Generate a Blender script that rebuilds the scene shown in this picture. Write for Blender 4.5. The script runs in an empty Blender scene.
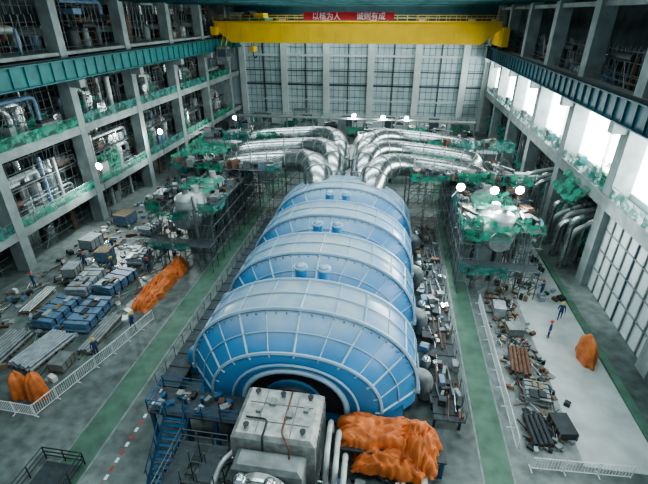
import bpy, math, random
from mathutils import Vector, Matrix, noise
R=random.Random(7)
scene=bpy.context.scene
scene.view_settings.view_transform='AgX'
try: scene.view_settings.look='AgX - Medium High Contrast'
except Exception: pass
scene.view_settings.exposure=0.5
H=26.0; PITCH=math.radians(27.8); YAW=math.radians(8.8)

# ------------------------------------------------------------------ materials
MATS={}
def mat(name,col,rough=.6,metal=0.,var=.25,scale=1.5,emit=0,alpha=1,bump=0,top_light=None,tear=False):
    m=bpy.data.materials.new(name); m.use_nodes=True
    nt=m.node_tree; b=nt.nodes["Principled BSDF"]
    tc=nt.nodes.new("ShaderNodeTexCoord"); n=nt.nodes.new("ShaderNodeTexNoise")
    n.inputs["Scale"].default_value=scale; n.inputs["Detail"].default_value=6
    nt.links.new(tc.outputs["Object"],n.inputs["Vector"])
    r=nt.nodes.new("ShaderNodeValToRGB")
    r.color_ramp.elements[0].position=.3; r.color_ramp.elements[1].position=.7
    c=Vector(col); d=c*(1-var); l=c*(1+var*.6)
    r.color_ramp.elements[0].color=(*d,1); r.color_ramp.elements[1].color=(*[min(1,x) for x in l],1)
    nt.links.new(n.outputs["Fac"],r.inputs["Fac"])
    out=r.outputs["Color"]
    if top_light:  # painted light: paler colour blended onto upward-facing surfaces by normal
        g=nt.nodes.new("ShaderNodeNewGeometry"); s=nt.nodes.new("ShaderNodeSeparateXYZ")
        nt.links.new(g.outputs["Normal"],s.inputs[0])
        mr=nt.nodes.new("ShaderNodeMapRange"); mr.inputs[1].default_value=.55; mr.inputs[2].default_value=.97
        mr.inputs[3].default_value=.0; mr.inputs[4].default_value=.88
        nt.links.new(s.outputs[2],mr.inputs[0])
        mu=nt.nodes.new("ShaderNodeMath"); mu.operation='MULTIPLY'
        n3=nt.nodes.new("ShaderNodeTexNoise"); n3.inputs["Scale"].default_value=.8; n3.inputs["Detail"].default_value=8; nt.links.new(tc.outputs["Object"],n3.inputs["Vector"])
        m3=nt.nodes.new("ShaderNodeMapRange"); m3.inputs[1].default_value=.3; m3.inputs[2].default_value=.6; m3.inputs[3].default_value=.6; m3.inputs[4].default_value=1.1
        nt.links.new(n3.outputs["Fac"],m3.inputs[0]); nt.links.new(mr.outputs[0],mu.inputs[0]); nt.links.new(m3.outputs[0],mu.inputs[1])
        mx=nt.nodes.new("ShaderNodeMixRGB"); mx.inputs[2].default_value=(*top_light,1)
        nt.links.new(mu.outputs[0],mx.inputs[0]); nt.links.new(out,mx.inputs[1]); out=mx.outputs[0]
    nt.links.new(out,b.inputs["Base Color"])
    b.inputs["Roughness"].default_value=rough; b.inputs["Metallic"].default_value=metal
    b.inputs["Alpha"].default_value=alpha
    if tear:
        n4=nt.nodes.new("ShaderNodeTexNoise"); n4.inputs["Scale"].default_value=1.1; n4.inputs["Detail"].default_value=5; nt.links.new(tc.outputs["Object"],n4.inputs["Vector"])
        m4=nt.nodes.new("ShaderNodeMapRange"); m4.inputs[1].default_value=.40; m4.inputs[2].default_value=.54; m4.inputs[3].default_value=.18; m4.inputs[4].default_value=.88
        nt.links.new(n4.outputs["Fac"],m4.inputs[0]); nt.links.new(m4.outputs[0],b.inputs["Alpha"])
    if emit:
        b.inputs["Emission Color"].default_value=(*col,1); b.inputs["Emission Strength"].default_value=emit
    if bump:
        bp=nt.nodes.new("ShaderNodeBump"); bp.inputs["Strength"].default_value=bump
        nt.links.new(n.outputs["Fac"],bp.inputs["Height"]); nt.links.new(bp.outputs[0],b.inputs["Normal"])
    MATS[name]=m; return m
mat("concrete",(.24,.29,.285),.85,var=.3,scale=.6)
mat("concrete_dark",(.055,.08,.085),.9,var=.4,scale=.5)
mat("white_panel",(.50,.58,.58),.6,var=.1,scale=.4)
mat("far_panel",(.42,.54,.58),.6,var=.18,scale=.35)
mat("frame_dark",(.05,.08,.10),.6)
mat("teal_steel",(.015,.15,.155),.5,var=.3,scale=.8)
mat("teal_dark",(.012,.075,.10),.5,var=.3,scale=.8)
mat("truss_teal",(.012,.07,.075),.6)
mat("crane_yellow",(.66,.42,.015),.5,var=.12,scale=.4)
mat("turbine_blue",(.055,.235,.47),.36,var=.15,scale=.35,top_light=(.34,.43,.475))  # pale second colour imitates light reflecting off the tops
mat("rib_blue",(.30,.44,.54),.45,var=.12)
mat("blue_steel",(.02,.09,.18),.5,var=.2)
mat("grating",(.045,.062,.07),.7,var=.3,scale=3)
mat("silver",(.50,.54,.54),.26,.9,var=.3,scale=1.2)
mat("white_insul",(.48,.52,.51),.45,.4,var=.3,scale=1.2)
mat("casing_grey",(.36,.38,.36),.45,.4,var=.4,scale=2.2)
mat("grey_paint",(.22,.25,.25),.5,.2,var=.35,scale=1.5)
mat("dark_metal",(.035,.045,.05),.6,.3,var=.3)
mat("black",(.006,.008,.01),.8)
mat("pole",(.15,.18,.18),.5,.5)
mat("net_green",(.02,.25,.16),.8,var=.5,scale=1.3,tear=True)
mat("net_teal",(.03,.20,.17),.8,var=.5,scale=1.3,tear=True)
mat("orange_tarp",(.60,.17,.045),.6,var=.35,scale=1.6,bump=.3)
mat("red_cloth",(.45,.02,.025),.7,var=.1)
mat("white_paint",(.72,.75,.75),.5,var=.08)
mat("red_paint",(.4,.05,.04),.5)
mat("strip_green",(.075,.155,.112),.6,var=.35,scale=.8)
mat("wood",(.22,.17,.11),.8,var=.4,scale=3)
mat("rust",(.14,.075,.05),.8,var=.4,scale=2)
mat("pallet_blue",(.12,.22,.33),.5,var=.3,scale=2)
mat("wrap_grey",(.30,.35,.38),.4,var=.3,scale=2)
mat("lamp_white",(1,1,.98),.5,emit=150,var=0)
mat("daylight_glass",(.95,1,.98),.4,emit=10.0,var=0)
mat("skin",(.50,.30,.20),.6,var=.05); mat("overall_blue",(.03,.06,.16),.8,var=.15)
mat("vest_orange",(.7,.16,.03),.7,var=.1); mat("helmet_red",(.6,.04,.03),.4,var=.05); mat("helmet_yellow",(.75,.5,.04),.4,var=.05)
mat("boot",(.02,.02,.02),.7)

def floor_mat():
    m=bpy.data.materials.new("hall_floor"); m.use_nodes=True; nt=m.node_tree; b=nt.nodes["Principled BSDF"]
    tc=nt.nodes.new("ShaderNodeTexCoord")
    def nz(s,d=8):
        n=nt.nodes.new("ShaderNodeTexNoise"); n.inputs["Scale"].default_value=s; n.inputs["Detail"].default_value=d
        nt.links.new(tc.outputs["Object"],n.inputs["Vector"]); return n
    n1=nz(.12); n2=nz(1.2)
    r=nt.nodes.new("ShaderNodeValToRGB"); r.color_ramp.elements[0].position=.35; r.color_ramp.elements[1].position=.68
    r.color_ramp.elements[0].color=(.085,.11,.105,1); r.color_ramp.elements[1].color=(.19,.23,.22,1)
    nt.links.new(n1.outputs["Fac"],r.inputs["Fac"])
    r2=nt.nodes.new("ShaderNodeValToRGB"); r2.color_ramp.elements[0].color=(.55,.55,.55,1); r2.color_ramp.elements[1].color=(1.25,1.25,1.25,1)
    r2.color_ramp.elements[0].position=.3; r2.color_ramp.elements[1].position=.7
    nt.links.new(n2.outputs["Fac"],r2.inputs["Fac"])
    mx=nt.nodes.new("ShaderNodeMixRGB"); mx.blend_type='MULTIPLY'; mx.inputs[0].default_value=1
    nt.links.new(r.outputs[0],mx.inputs[1]); nt.links.new(r2.outputs[0],mx.inputs[2])
    nt.links.new(mx.outputs[0],b.inputs["Base Color"]); b.inputs["Roughness"].default_value=.42
    MATS["hall_floor"]=m
floor_mat()
mat("pale_floor",(.46,.50,.49),.45,var=.25,scale=.5)

# ------------------------------------------------------------------ mesh builder
class MB:
    def __init__(s): s.v=[]; s.f=[]; s.m=[]; s.sm=[]; s.names=[]
    def mi(s,n):
        if n not in s.names: s.names.append(n)
        return s.names.index(n)
    def add(s,vs,fs,m,smooth=False):
        o=len(s.v); s.v+= [tuple(x) for x in vs]; k=s.mi(m)
        for f in fs: s.f.append(tuple(i+o for i in f)); s.m.append(k); s.sm.append(smooth)
    def box(s,c,d,m,rz=0,rx=0,ry=0):
        hx,hy,hz=d[0]/2,d[1]/2,d[2]/2
        vs=[Vector((x,y,z)) for x in(-hx,hx) for y in(-hy,hy) for z in(-hz,hz)]
        if rz or rx or ry:
            M=Matrix.Rotation(rz,3,'Z')@Matrix.Rotation(ry,3,'Y')@Matrix.Rotation(rx,3,'X'); vs=[M@v for v in vs]
        C=Vector(c); s.add([v+C for v in vs],[(0,1,3,2),(4,6,7,5),(0,4,5,1),(2,3,7,6),(0,2,6,4),(1,5,7,3)],m)
    def bb(s,x0,x1,y0,y1,z0,z1,m): s.box(((x0+x1)/2,(y0+y1)/2,(z0+z1)/2),(abs(x1-x0),abs(y1-y0),abs(z1-z0)),m)
    def tube(s,pts,r,m,seg=8,smooth=True,caps=True,radii=None):
        P=[Vector(p) for p in pts]; n=len(P); rings=[]
        up=None
        for i in range(n):
            t=(P[min(i+1,n-1)]-P[max(i-1,0)]).normalized()
            if up is None:
                up=Vector((0,0,1)) if abs(t.z)<.9 else Vector((1,0,0))
            a=up-t*up.dot(t)
            if a.length<1e-4: a=t.orthogonal()
            a.normalize(); b=t.cross(a); up=a
            rr=radii[i] if radii else r
            rings.append([P[i]+(a*math.cos(2*math.pi*k/seg)+b*math.sin(2*math.pi*k/seg))*rr for k in range(seg)])
        vs=[v for q in rings for v in q]; fs=[]
        for i in range(n-1):
            for k in range(seg):
                k2=(k+1)%seg; fs.append((i*seg+k,i*seg+k2,(i+1)*seg+k2,(i+1)*seg+k))
        s.add(vs,fs,m,smooth)
        if caps:
            s.add(rings[0][::-1],[tuple(range(seg))],m); s.add(rings[-1],[tuple(range(seg))],m)
    def bar(s,a,b,w,m): s.tube([a,b],w,m,seg=4,smooth=False)
    def dome(s,c,r,h,m,axis='Z',seg=16,rings=6,sgn=1):
        vs=[];fs=[]
        for i in range(rings+1):
            a=i/rings*math.pi/2
            for k in range(seg):
                t=2*math.pi*k/seg; x=math.cos(a)*math.cos(t)*r; y=math.cos(a)*math.sin(t)*r; z=math.sin(a)*h*sgn
                p=(x,y,z) if axis=='Z' else (x,z,y) if axis=='Y' else (z,x,y)
                vs.append((c[0]+p[0],c[1]+p[1],c[2]+p[2]))
        for i in range(rings):
            for k in range(seg):
                k2=(k+1)%seg; fs.append((i*seg+k,i*seg+k2,(i+1)*seg+k2,(i+1)*seg+k))
        s.add(vs,fs,m,True)
    def obj(s,name,parent=None,bevel=0):
        me=bpy.data.meshes.new(name); me.from_pydata(s.v,[],s.f); 
        for n in s.names: me.materials.append(MATS[n])
        me.polygons.foreach_set("material_index",s.m); me.polygons.foreach_set("use_smooth",s.sm); me.update()
        o=bpy.data.objects.new(name,me); bpy.context.collection.objects.link(o)
        if parent: o.parent=parent
        if bevel:
            bv=o.modifiers.new("b",'BEVEL'); bv.width=bevel; bv.segments=2; bv.limit_method='ANGLE'
        return o
def empty(name):
    o=bpy.data.objects.new(name,None); bpy.context.collection.objects.link(o); return o
def bez(p0,p1,p2,p3,n=14):
    a,b,c,d=map(Vector,(p0,p1,p2,p3)); r=[]
    for i in range(n+1):
        t=i/n; r.append(a*(1-t)**3+b*3*t*(1-t)**2+c*3*t*t*(1-t)+d*t**3)
    return r
def smoothpath(pts,rad=1.5,n=6):
    P=[Vector(p) for p in pts]; out=[P[0]]
    for i in range(1,len(P)-1):
        d0=(P[i-1]-P[i]); d1=(P[i+1]-P[i]); q=min(rad,d0.length*.49,d1.length*.49)
        a=P[i]+d0.normalized()*q; b=P[i]+d1.normalized()*q
        for k in range(n+1):
            t=k/n; out.append(a*(1-t)**2+P[i]*2*t*(1-t)+b*t*t)
    out.append(P[-1]); return out
def railing(m,pts,h=1.1,mt="pole",step=1.8,r=.035,rails=(1,.55)):
    for a,b in zip(pts[:-1],pts[1:]):
        a=Vector(a);b=Vector(b);L=(b-a).length;n=max(1,int(L/step))
        for i in range(n+1):
            p=a.lerp(b,i/n); m.bar(p,p+Vector((0,0,h)),r,mt)
        for k in rails: m.bar(a+Vector((0,0,h*k)),b+Vector((0,0,h*k)),r,mt)
def net(m,a,b,h,mt="net_green",wob=.18,nu=None,nv=4,drop=None):
    a=Vector(a);b=Vector(b);L=(b-a).length;nu=nu or max(3,int(L/.8)); nrm=Vector((0,0,1)).cross(b-a).normalized()
    up=Vector((0,0,h)) if drop is None else Vector(drop)
    vs=[];fs=[]
    for j in range(nv+1):
        for i in range(nu+1):
            p=a.lerp(b,i/nu)+up*(j/nv)+nrm*R.uniform(-wob,wob)+Vector((0,0,R.uniform(-wob,wob)*.6)); vs.append(p)
    for j in range(nv):
        for i in range(nu):
            o=j*(nu+1)+i; fs.append((o,o+1,o+nu+2,o+nu+1))
    m.add(vs,fs,mt,True)
def tarp(m,c,sx,sy,h,mt,rz=0,n=22,fold=.18,seed=0,lumps=2,hem=.08,flat=3.5):
    vs=[];fs=[]; ca,sa=math.cos(rz),math.sin(rz)
    for j in range(n+1):
        for i in range(n+1):
            x=i/n*2-1;y=j/n*2-1
            e=max(0,(1-abs(x)**flat))*max(0,(1-abs(y)**flat)); e=e**.5
            nz=noise.noise(Vector((x*lumps+seed,y*lumps,seed)))*.3+(1-abs(noise.noise(Vector((x*4+seed,y*2.4,1))))*2)*fold
            z=max(.02,h*(e*(.8+nz)))
            X=x*sx/2*(1+hem*noise.noise(Vector((y*4,seed,x*3)))+hem*noise.noise(Vector((y*9,seed,2)))); Y=y*sy/2*(1+hem*noise.noise(Vector((x*4,seed,3)))+hem*noise.noise(Vector((x*9,seed,6))))
            vs.append((c[0]+X*ca-Y*sa,c[1]+X*sa+Y*ca,c[2]+z))
    for j in range(n):
        for i in range(n):
            o=j*(n+1)+i; fs.append((o,o+1,o+n+2,o+n+1))
    m.add(vs,fs,mt,True)
def bag(m,c,rx,ry,h,mt,seed=0,seg=40,prof=((0,1.0),(.08,1.06),(.3,.98),(.55,.9),(.75,.78),(.88,.58),(.95,.36),(1.0,.12))):
    vs=[];fs=[]
    for i,(t,rr) in enumerate(prof):
        for k in range(seg):
            a=2*math.pi*k/seg; f=1+.10*math.sin(a*7+seed+t*2)*(1-t*.4)+.14*noise.noise(Vector((math.cos(a)*1.5+seed,math.sin(a)*1.5,t*2)))
            vs.append((c[0]+rx*rr*f*math.cos(a)+.12*t*math.sin(seed),c[1]+ry*rr*f*math.sin(a),c[2]+t*h*(1+.06*math.sin(a*3+seed))))
    n=len(prof)
    for i in range(n-1):
        for k in range(seg):
            k2=(k+1)%seg; fs.append((i*seg+k,i*seg+k2,(i+1)*seg+k2,(i+1)*seg+k))
    fs.append(tuple((n-1)*seg+k for k in range(seg)))
    m.add(vs,fs,mt,True)
def scaffold(m,x0,x1,y0,y1,z0,z1,sx=2,sy=2,sz=2,plat=True,mt="pole"):
    nx=max(1,round((x1-x0)/sx)); ny=max(1,round((y1-y0)/sy)); nz=max(1,round((z1-z0)/sz)); r=.045
    X=[x0+(x1-x0)*i/nx for i in range(nx+1)]; Y=[y0+(y1-y0)*i/ny for i in range(ny+1)]; Zs=[z0+(z1-z0)*i/nz for i in range(nz+1)]
    for x in X:
        for y in Y: m.bar((x,y,z0),(x,y,z1+.9),r,mt)
    for z in Zs[1:]:
        for x in X: m.bar((x,y0-.3,z),(x,y1+.3,z),r,mt)
        for y in Y: m.bar((x0-.3,y,z),(x1+.3,y,z),r,mt)
    for z,zb in zip(Zs[1:],Zs[:-1]):
        for i in range(nx): m.bar((X[i],y0,zb),(X[i+1],y0,z),r*.8,mt)
        for i in range(ny): m.bar((x0,Y[i],zb),(x0,Y[i+1],z),r*.8,mt)
    if plat:
        m.bb(x0,x1,y0,y1,z1-.05,z1+.05,"grating")

# ------------------------------------------------------------------ camera
cam=bpy.data.cameras.new("camera"); co=bpy.data.objects.new("camera",cam); bpy.context.collection.objects.link(co)
co.location=(0,0,H); co.rotation_euler=(math.pi/2-PITCH,0,YAW); cam.lens=24; cam.sensor_width=36; cam.clip_end=400
scene.camera=co

# ------------------------------------------------------------------ floor
XL,XR,YF=-39.5,21.5,114.0
m=MB(); m.bb(-52,34,-5,YF+3,-.4,0,"hall_floor")
m.obj("floor")
m=MB()
m.bb(7.4,9.2,14,75,0,.012,"strip_green"); m.bb(7.27,7.4,14,75,0,.014,"grey_paint"); m.bb(9.2,9.33,14,75,0,.014,"grey_paint")
m.bb(-19.9,-17.9,12,75,0,.012,"strip_green"); m.bb(-20.03,-19.9,12,75,0,.014,"grey_paint"); m.bb(-17.9,-17.77,12,75,0,.014,"grey_paint")
m.bb(18.9,19.5,14,75,0,.25,"strip_green")
for i in range(22):
    m.bb(-16.4,-16.2,12.4+i*.6,12.75+i*.6,0,.013,"red_paint" if i%2 else "white_paint")
m.obj("floor_marking_strips")
m=MB(); m.bb(14.0,18.9,20.4,52,0,.01,"pale_floor"); m.bb(10.2,14.0,20.4,46,0,.009,"grey_paint"); m.obj("floor_pale_screed")

# ------------------------------------------------------------------ far wall
m=MB()
m.bb(XL-10,XR+9,YF,YF+1,0,32,"far_panel")
cols=[-38.5,-27.7,-17.0,-6.0,5.2,16.2,21.3]
for x in cols: m.bb(x-.75,x+.75,YF-.9,YF,0,25,"white_panel")
for x in [c+5.4 for c in cols[:-1]]: m.bb(x-.12,x+.12,YF-.3,YF,0,24,"frame_dark")
for z0,z1,mt in [(0,3.2,"white_panel"),(10.0,10.4,"frame_dark"),(6.4,6.7,"white_panel"),(13.4,13.6,"frame_dark"),(16.8,17.3,"white_panel"),(20.0,20.2,"frame_dark"),(24.5,32,"teal_dark")]:
    m.bb(XL,XR,YF-.35,YF,z0,z1,mt)
x=XL
while x<XR:
    m.bb(x-.06,x+.06,YF-.12,YF,3.2,24,"concrete"); x+=1.35
z=4
while z<24: m.bb(XL,XR,YF-.12,YF,z,z+.07,"concrete_dark"); z+=1.65
for x in (-33,-22,-11.5,-.5,10.5): m.bb(x-1.3,x+1.3,YF-.4,YF,0,2.8,"frame_dark")
m.obj("wall_far")

# ------------------------------------------------------------------ side structures
def clutter(m,x0,x1,y0,y1,z0,z1,n=14,bright=.5):
    """pipes, ducts, vessels and cable trays filling one equipment bay"""
    for i in range(n):
        k=R.random(); y=R.uniform(y0+.8,y1-.8); x=R.uniform(min(x0,x1)+.6,max(x0,x1)-.6); mt=R.choice(["silver","white_insul","grey_paint","silver","concrete","white_insul"]) if R.random()<bright+.2 else R.choice(["dark_metal","rust","pallet_blue","dark_metal"])
        r=R.uniform(.12,.45)
        if k<.35: m.tube([(x,y,z0),(x,y,R.uniform(z0+(z1-z0)*.5,z1))],r,mt,seg=8)
        elif k<.6:
            z=R.uniform(z0+.6,z1-.6); L=R.uniform(2,(y1-y0)*.8); ya=max(y0+.5,y-L/2); yb=min(y1-.5,y+L/2)
            m.tube(smoothpath([(x,ya,z),(x,yb,z),(x,yb,max(z0,z-R.uniform(1,3)))],.8,4),r,mt,seg=8)
        elif k<.8:
            s=(R.uniform(.8,2.2),R.uniform(.8,2.5),R.uniform(.6,2)); m.box((x,y,z0+s[2]/2),s,mt)
            m.box((x,y,z0+s[2]+.1),(s[0]*.6,s[1]*.6,.2),"dark_metal")
        else:
            hh=R.uniform(1,2.4); rr=R.uniform(.5,.95); m.tube([(x,y,z0),(x,y,z0+hh)],rr,mt,seg=12); m.dome((x,y,z0+hh),rr,.5,mt,seg=12,rings=3)
    xe=x0
    sg=1 if x1>x0 else -1
    y=y0+.6
    while y<y1-.4:
        m.bar((xe+sg*.8,y,z0),(xe+sg*.8,y,z1),.045,"pole"); m.bar((xe+sg*2.6,y,z0),(xe+sg*2.6,y,z1),.045,"pole"); y+=R.uniform(.9,1.5)
    z=z0+.9
    while z<z1-.3:
        m.bar((xe+sg*.8,y0,z),(xe+sg*.8,y1,z),.045,"pole"); z+=R.uniform(.8,1.3)
    for _ in range(3):
        ya=R.uniform(y0,y1-3); m.bar((xe+sg*.8,ya,z0),(xe+sg*.8,ya+3,z1),.04,"pole")

ycolL=[23,37,51,65,79,93,107]
m=MB(); c=MB(); nt_=MB()
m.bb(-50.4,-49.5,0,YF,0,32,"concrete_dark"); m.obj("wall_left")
m=MB()
for y in ycolL:
    m.bb(XL-1.6,XL,y-.6,y+.6,0,32,"concrete")
    m.bb(XL-.1,XL+1.5,y-.5,y+.5,18.0,18.9,"concrete")
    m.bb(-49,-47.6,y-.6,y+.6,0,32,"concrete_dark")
    for z in (4.2,12.4,24.5,28): m.bb(-49,XL-1,y-.35,y+.35,z-.8,z,"concrete")
for z,t in ((4.9,.55),(13.3,.6)):
    m.bb(-49,XL-.2,0,YF,z-t,z,"concrete")
    m.bb(XL-.6,XL-.05,0,YF,z-t-.4,z+.05,"concrete")
m.bb(-49,XL-.2,0,YF,21.6,22.0,"concrete")
for z in (27.8,): m.bb(XL-.9,XL-.3,0,YF,z,z+.45,"concrete")
m.obj("concrete_gallery_frame")
for bi,(a,b) in enumerate(zip(ycolL[:-1],ycolL[1:])):
    for z0,z1,n in ((0,4.2,12),(4.9,12.3,30),(13.3,18.8,26),(22,26,20),(26,30,5)):
        clutter(c,XL-1.2,-47.5,a+.8,b-.8,z0,z1,n,.5 if z0<20 else .15)
    for _ in range(3):
        y=R.uniform(a+2.5,b-2.5); z=R.choice((4.9,13.3)); rr=R.uniform(.5,.9)
        c.tube(smoothpath([(XL-3,y,z),(XL-3,y,z+R.uniform(2.5,4)),(XL-3,y+R.uniform(-2,2),z+R.uniform(3,4.6)),(-46,y+1,z+4.5)],1.2),rr,R.choice(["white_insul","silver"]),seg=12)
    c.bb(XL-4.5,XL-1.9,a+.7,b-.7,8.4,8.55,"grating"); railing(c,[(XL-1.9,a+.7,8.55),(XL-1.9,b-.7,8.55)],1.1,"pole")
    for _ in range(8):
        s=(R.uniform(.4,1.4),R.uniform(.5,2),R.uniform(.4,1.5)); c.box((XL-3,R.uniform(a+1.5,b-1.5),8.55+s[2]/2),s,R.choice(["white_insul","grey_paint","silver","dark_metal","rust"]))
    for z,h in ((4.9,1.5),(13.3,1.6)):
        railing(c,[(XL-.15,a+.6,z),(XL-.15,b-.6,z)],1.2,"pole")
        net(nt_,(XL-.05,a+.6,z),(XL-.05,b-.6,z),h*.8,R.choice(["net_green","net_teal"]),.1)
    if R.random()<.8: net(nt_,(XL-2.2,a+2,z-8.4),(XL-2.2,a+R.uniform(6,11),z-8.4),R.uniform(2,4),"net_green",.3)
    net(nt_,(XL-2.5,a+R.uniform(1,4),13.3),(XL-2.5,b-R.uniform(1,6),13.3),R.uniform(1.8,3.0),"net_green",.3)
c.obj("equipment_gallery"); nt_.obj("safety_netting")

def girder(name,x,z0,z1,mt,sg):
    m=MB()
    m.bb(x-.12,x+.12,0,YF-1,z0,z1,mt); m.bb(x-.55,x+.55,0,YF-1,z1-.12,z1,mt); m.bb(x-.5,x+.5,0,YF-1,z0,z0+.12,mt)
    y=1
    while y<YF-1: m.bb(x-.3,x+.3,y-.04,y+.04,z0,z1,mt); y+=2.0
    m.bb(x-.06,x+.06,0,YF-1,z1,z1+.18,"dark_metal")
    m.bb(min(x-sg*.5,x-sg*1.9),max(x-sg*.5,x-sg*1.9),0,YF-1,z1-.1,z1,"grey_paint")
    railing(m,[(x-sg*1.8,0,z1),(x-sg*1.8,YF-1,z1)],1.1,"pole",3)
    m.obj(name)
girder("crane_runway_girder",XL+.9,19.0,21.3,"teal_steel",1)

ycolR=[16,30,44,58,72,86,100,112]
m=MB()
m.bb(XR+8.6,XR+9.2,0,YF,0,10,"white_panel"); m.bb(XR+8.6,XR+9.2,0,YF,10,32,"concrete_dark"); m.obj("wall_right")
m=MB(); c=MB(); nt_=MB()
for y in ycolR:
    m.bb(XR,XR+1.8,y-.8,y+.8,0,32,"concrete")
    m.bb(XR-1.4,XR+.1,y-.5,y+.5,16.2,17.2,"concrete")
    for z in (9.9,): m.bb(XR,XR+8,y-.4,y+.4,z-1,z,"concrete")
m.bb(XR+.1,XR+8,0,YF,9.3,10,"concrete"); m.bb(XR-.1,XR+.5,0,YF,8.8,10.1,"concrete")
m.bb(XR+.1,XR+8,0,YF,17.0,17.5,"concrete")
for z in (26.8,): m.bb(XR+.4,XR+1,0,YF,z,z+.5,"concrete")
for y in range(2,112,7): m.bb(XR+2.0,XR+2.3,y-.08,y+.08,10,17,"white_panel")
m.bb(XR+2.0,XR+2.4,0,YF,10,10.6,"white_panel")
for a,b in ((16,30),(30,44)):
    m.bb(XR+.7,XR+.9,a+.7,b-.7,0,8.8,"white_panel")
    for k in range(9): 
        y=a+.7+(b-a-1.4)*k/8; m.bb(XR+.55,XR+.72,y-.07,y+.07,0,8.8,"frame_dark" if k%4==0 else "grey_paint")
    for z in (2.4,4.6,6.8): m.bb(XR+.55,XR+.72,a+.7,b-.7,z-.05,z+.05,"grey_paint")
m.obj("concrete_gallery_frame")
m=MB(); m.bb(XR+2.3,XR+2.4,0,YF,10.5,17.0,"daylight_glass"); m.obj("window_1")
for a,b in zip(ycolR[:-1],ycolR[1:]):
    if a>=44: clutter(c,XR+1.2,XR+7.5,a+.8,b-.8,0,8.8,34)
    clutter(c,XR+1.2,XR+7.5,a+.8,b-.8,17.5,23,22,.15)
    for _ in range(3):
        s=(R.uniform(.4,.8),R.uniform(.5,1.4),R.uniform(.5,1.4)); c.box((XR+1.3,R.uniform(a+1.5,b-1.5),10+s[2]/2),s,R.choice(["grey_paint","teal_steel","dark_metal"]))
    railing(c,[(XR+.2,a+.7,10),(XR+.2,b-.7,10)],1.2,"pole")
    net(nt_,(XR+.1,a+.7,9.9),(XR+.1,b-.7,9.9),1.2,"net_teal" if a%28 else "net_green",.12)
    if R.random()<.5: net(nt_,(XR+.3,a+.7,10),(XR+.3,a+R.uniform(3,5),10),R.uniform(2,3),"net_green",.25)
    if a>=44: net(nt_,(XR+1,a+R.uniform(1,4),2),(XR+1,b-R.uniform(1,4),2),R.uniform(1.5,4),"net_teal",.3)
net(nt_,(XR-1.6,47,7.6),(XR-1.6,54,7.6),1,drop=(1.6,0,2.0),wob=.25,nv=5)
for k,x in enumerate((XR-1.2,XR-.5,XR+.9)):
    for y in (46.5,49.5,52.5,60,64):
        c.tube(smoothpath([(x,y+k*.8,.1),(x,y+k*.8,R.uniform(3,6.5)),(XR+5,y+k*.8,R.uniform(6,7.5))],1.2),.32,R.choice(["white_insul","silver"]),seg=10)
c.obj("equipment_gallery"); nt_.obj("safety_netting")
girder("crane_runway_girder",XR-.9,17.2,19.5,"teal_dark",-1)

# ------------------------------------------------------------------ roof
m=MB()
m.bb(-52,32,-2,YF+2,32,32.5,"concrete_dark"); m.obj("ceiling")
m=MB()
y=9
while y<YF:
    m.bb(XL-2,XR+2,y-.2,y+.2,27.6,28.0,"truss_teal"); m.bb(XL-2,XR+2,y-.2,y+.2,31.4,31.8,"truss_teal")
    x=XL
    while x<XR-1:
        m.bar((x,y,28),(x+2,y,31.5),.14,"truss_teal"); m.bar((x+2,y,31.5),(x+4,y,28),.14,"truss_teal"); m.bar((x+2,y,28),(x+2,y,31.5),.1,"truss_teal"); x+=4
    y+=7
for x in (-36,-26,-16,-6,4,14): m.bb(x-.15,x+.15,2,YF,27.8,28.1,"truss_teal")
m.obj("roof_truss")

# ------------------------------------------------------------------ bridge crane
cr=empty("bridge_crane")
m=MB(); zt=24.7; zb=20.6
for y in (99,106):
    x0,x1=XL+.6,XR-1.6
    pr=[(x0,zt-1.3),(x0,zt),(x1,zt),(x1,zt-1.3),(x1-3.5,zb),(x0+3.5,zb)]
    vs=[(px,y-.8,pz) for px,pz in pr]+[(px,y+.8,pz) for px,pz in pr]; n=6
    m.add(vs,[tuple(range(n))[::-1],tuple(range(n,2*n))]+[(i,(i+1)%n,n+(i+1)%n,n+i) for i in range(n)],"crane_yellow")
    for k in range(1,20):
        xx=x0+(x1-x0)*k/20; m.bb(xx-.05,xx+.05,y-.86,y-.8,zb+.1,zt,"crane_yellow")
    m.bb(x0,x1,y-1.5,y-.8,zt-.1,zt,"crane_yellow")
    railing(m,[(x0,y-1.45,zt),(x1,y-1.45,zt)],1.1,"crane_yellow",2)
m.obj("main_girders",cr)
m=MB()
for x,zz in ((XL+.9,21.5),(XR-.9,19.7)):
    m.bb(x-.6,x+.6,96.5,108.5,zz+.6,zt-1,"crane_yellow")
    for y in (97.5,100,105,107.5): m.tube([(x-.35,y,zz+.42),(x+.35,y,zz+.42)],.42,"dark_metal",seg=14)
m.obj("end_trucks",cr)
m=MB()
m.bb(-37,-28,99,106,zt+.1,zt+.6,"teal_steel"); m.bb(-36,-33,100,105,zt+.6,zt+1.7,"grey_paint"); m.tube([(-32,100,zt+1.2),(-32,105,zt+1.2)],.8,"dark_metal",seg=14); m.bb(-30.8,-28.6,100.5,104,zt+.6,zt+1.5,"crane_yellow")
for y in (101.5,103.5): m.bar((-32,y,zt),(-32,y,19.5),.05,"dark_metal")
m.bb(-32.5,-31.5,101.2,103.8,18.6,19.6,"crane_yellow")
m.tube(smoothpath([(-32,102.5,18.6),(-32,102.5,17.6),(-31.5,102.5,17.2),(-31.2,102.5,17.7)],.3),.12,"dark_metal")
m.obj("trolley",cr)
m=MB()
m.bb(-37.6,-35.4,94.8,97,17.2,19.9,"grey_paint"); m.bb(-37.4,-35.6,94.7,94.85,18,19.5,"frame_dark"); m.bb(-35.45,-35.3,95,96.8,18,19.5,"frame_dark")
m.bar((-37,96,19.9),(-37,98.5,22.5),.1,"crane_yellow"); m.bar((-36,96,19.9),(-36,98.5,22.5),.1,"crane_yellow")
m.obj("operator_cab",cr)
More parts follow.
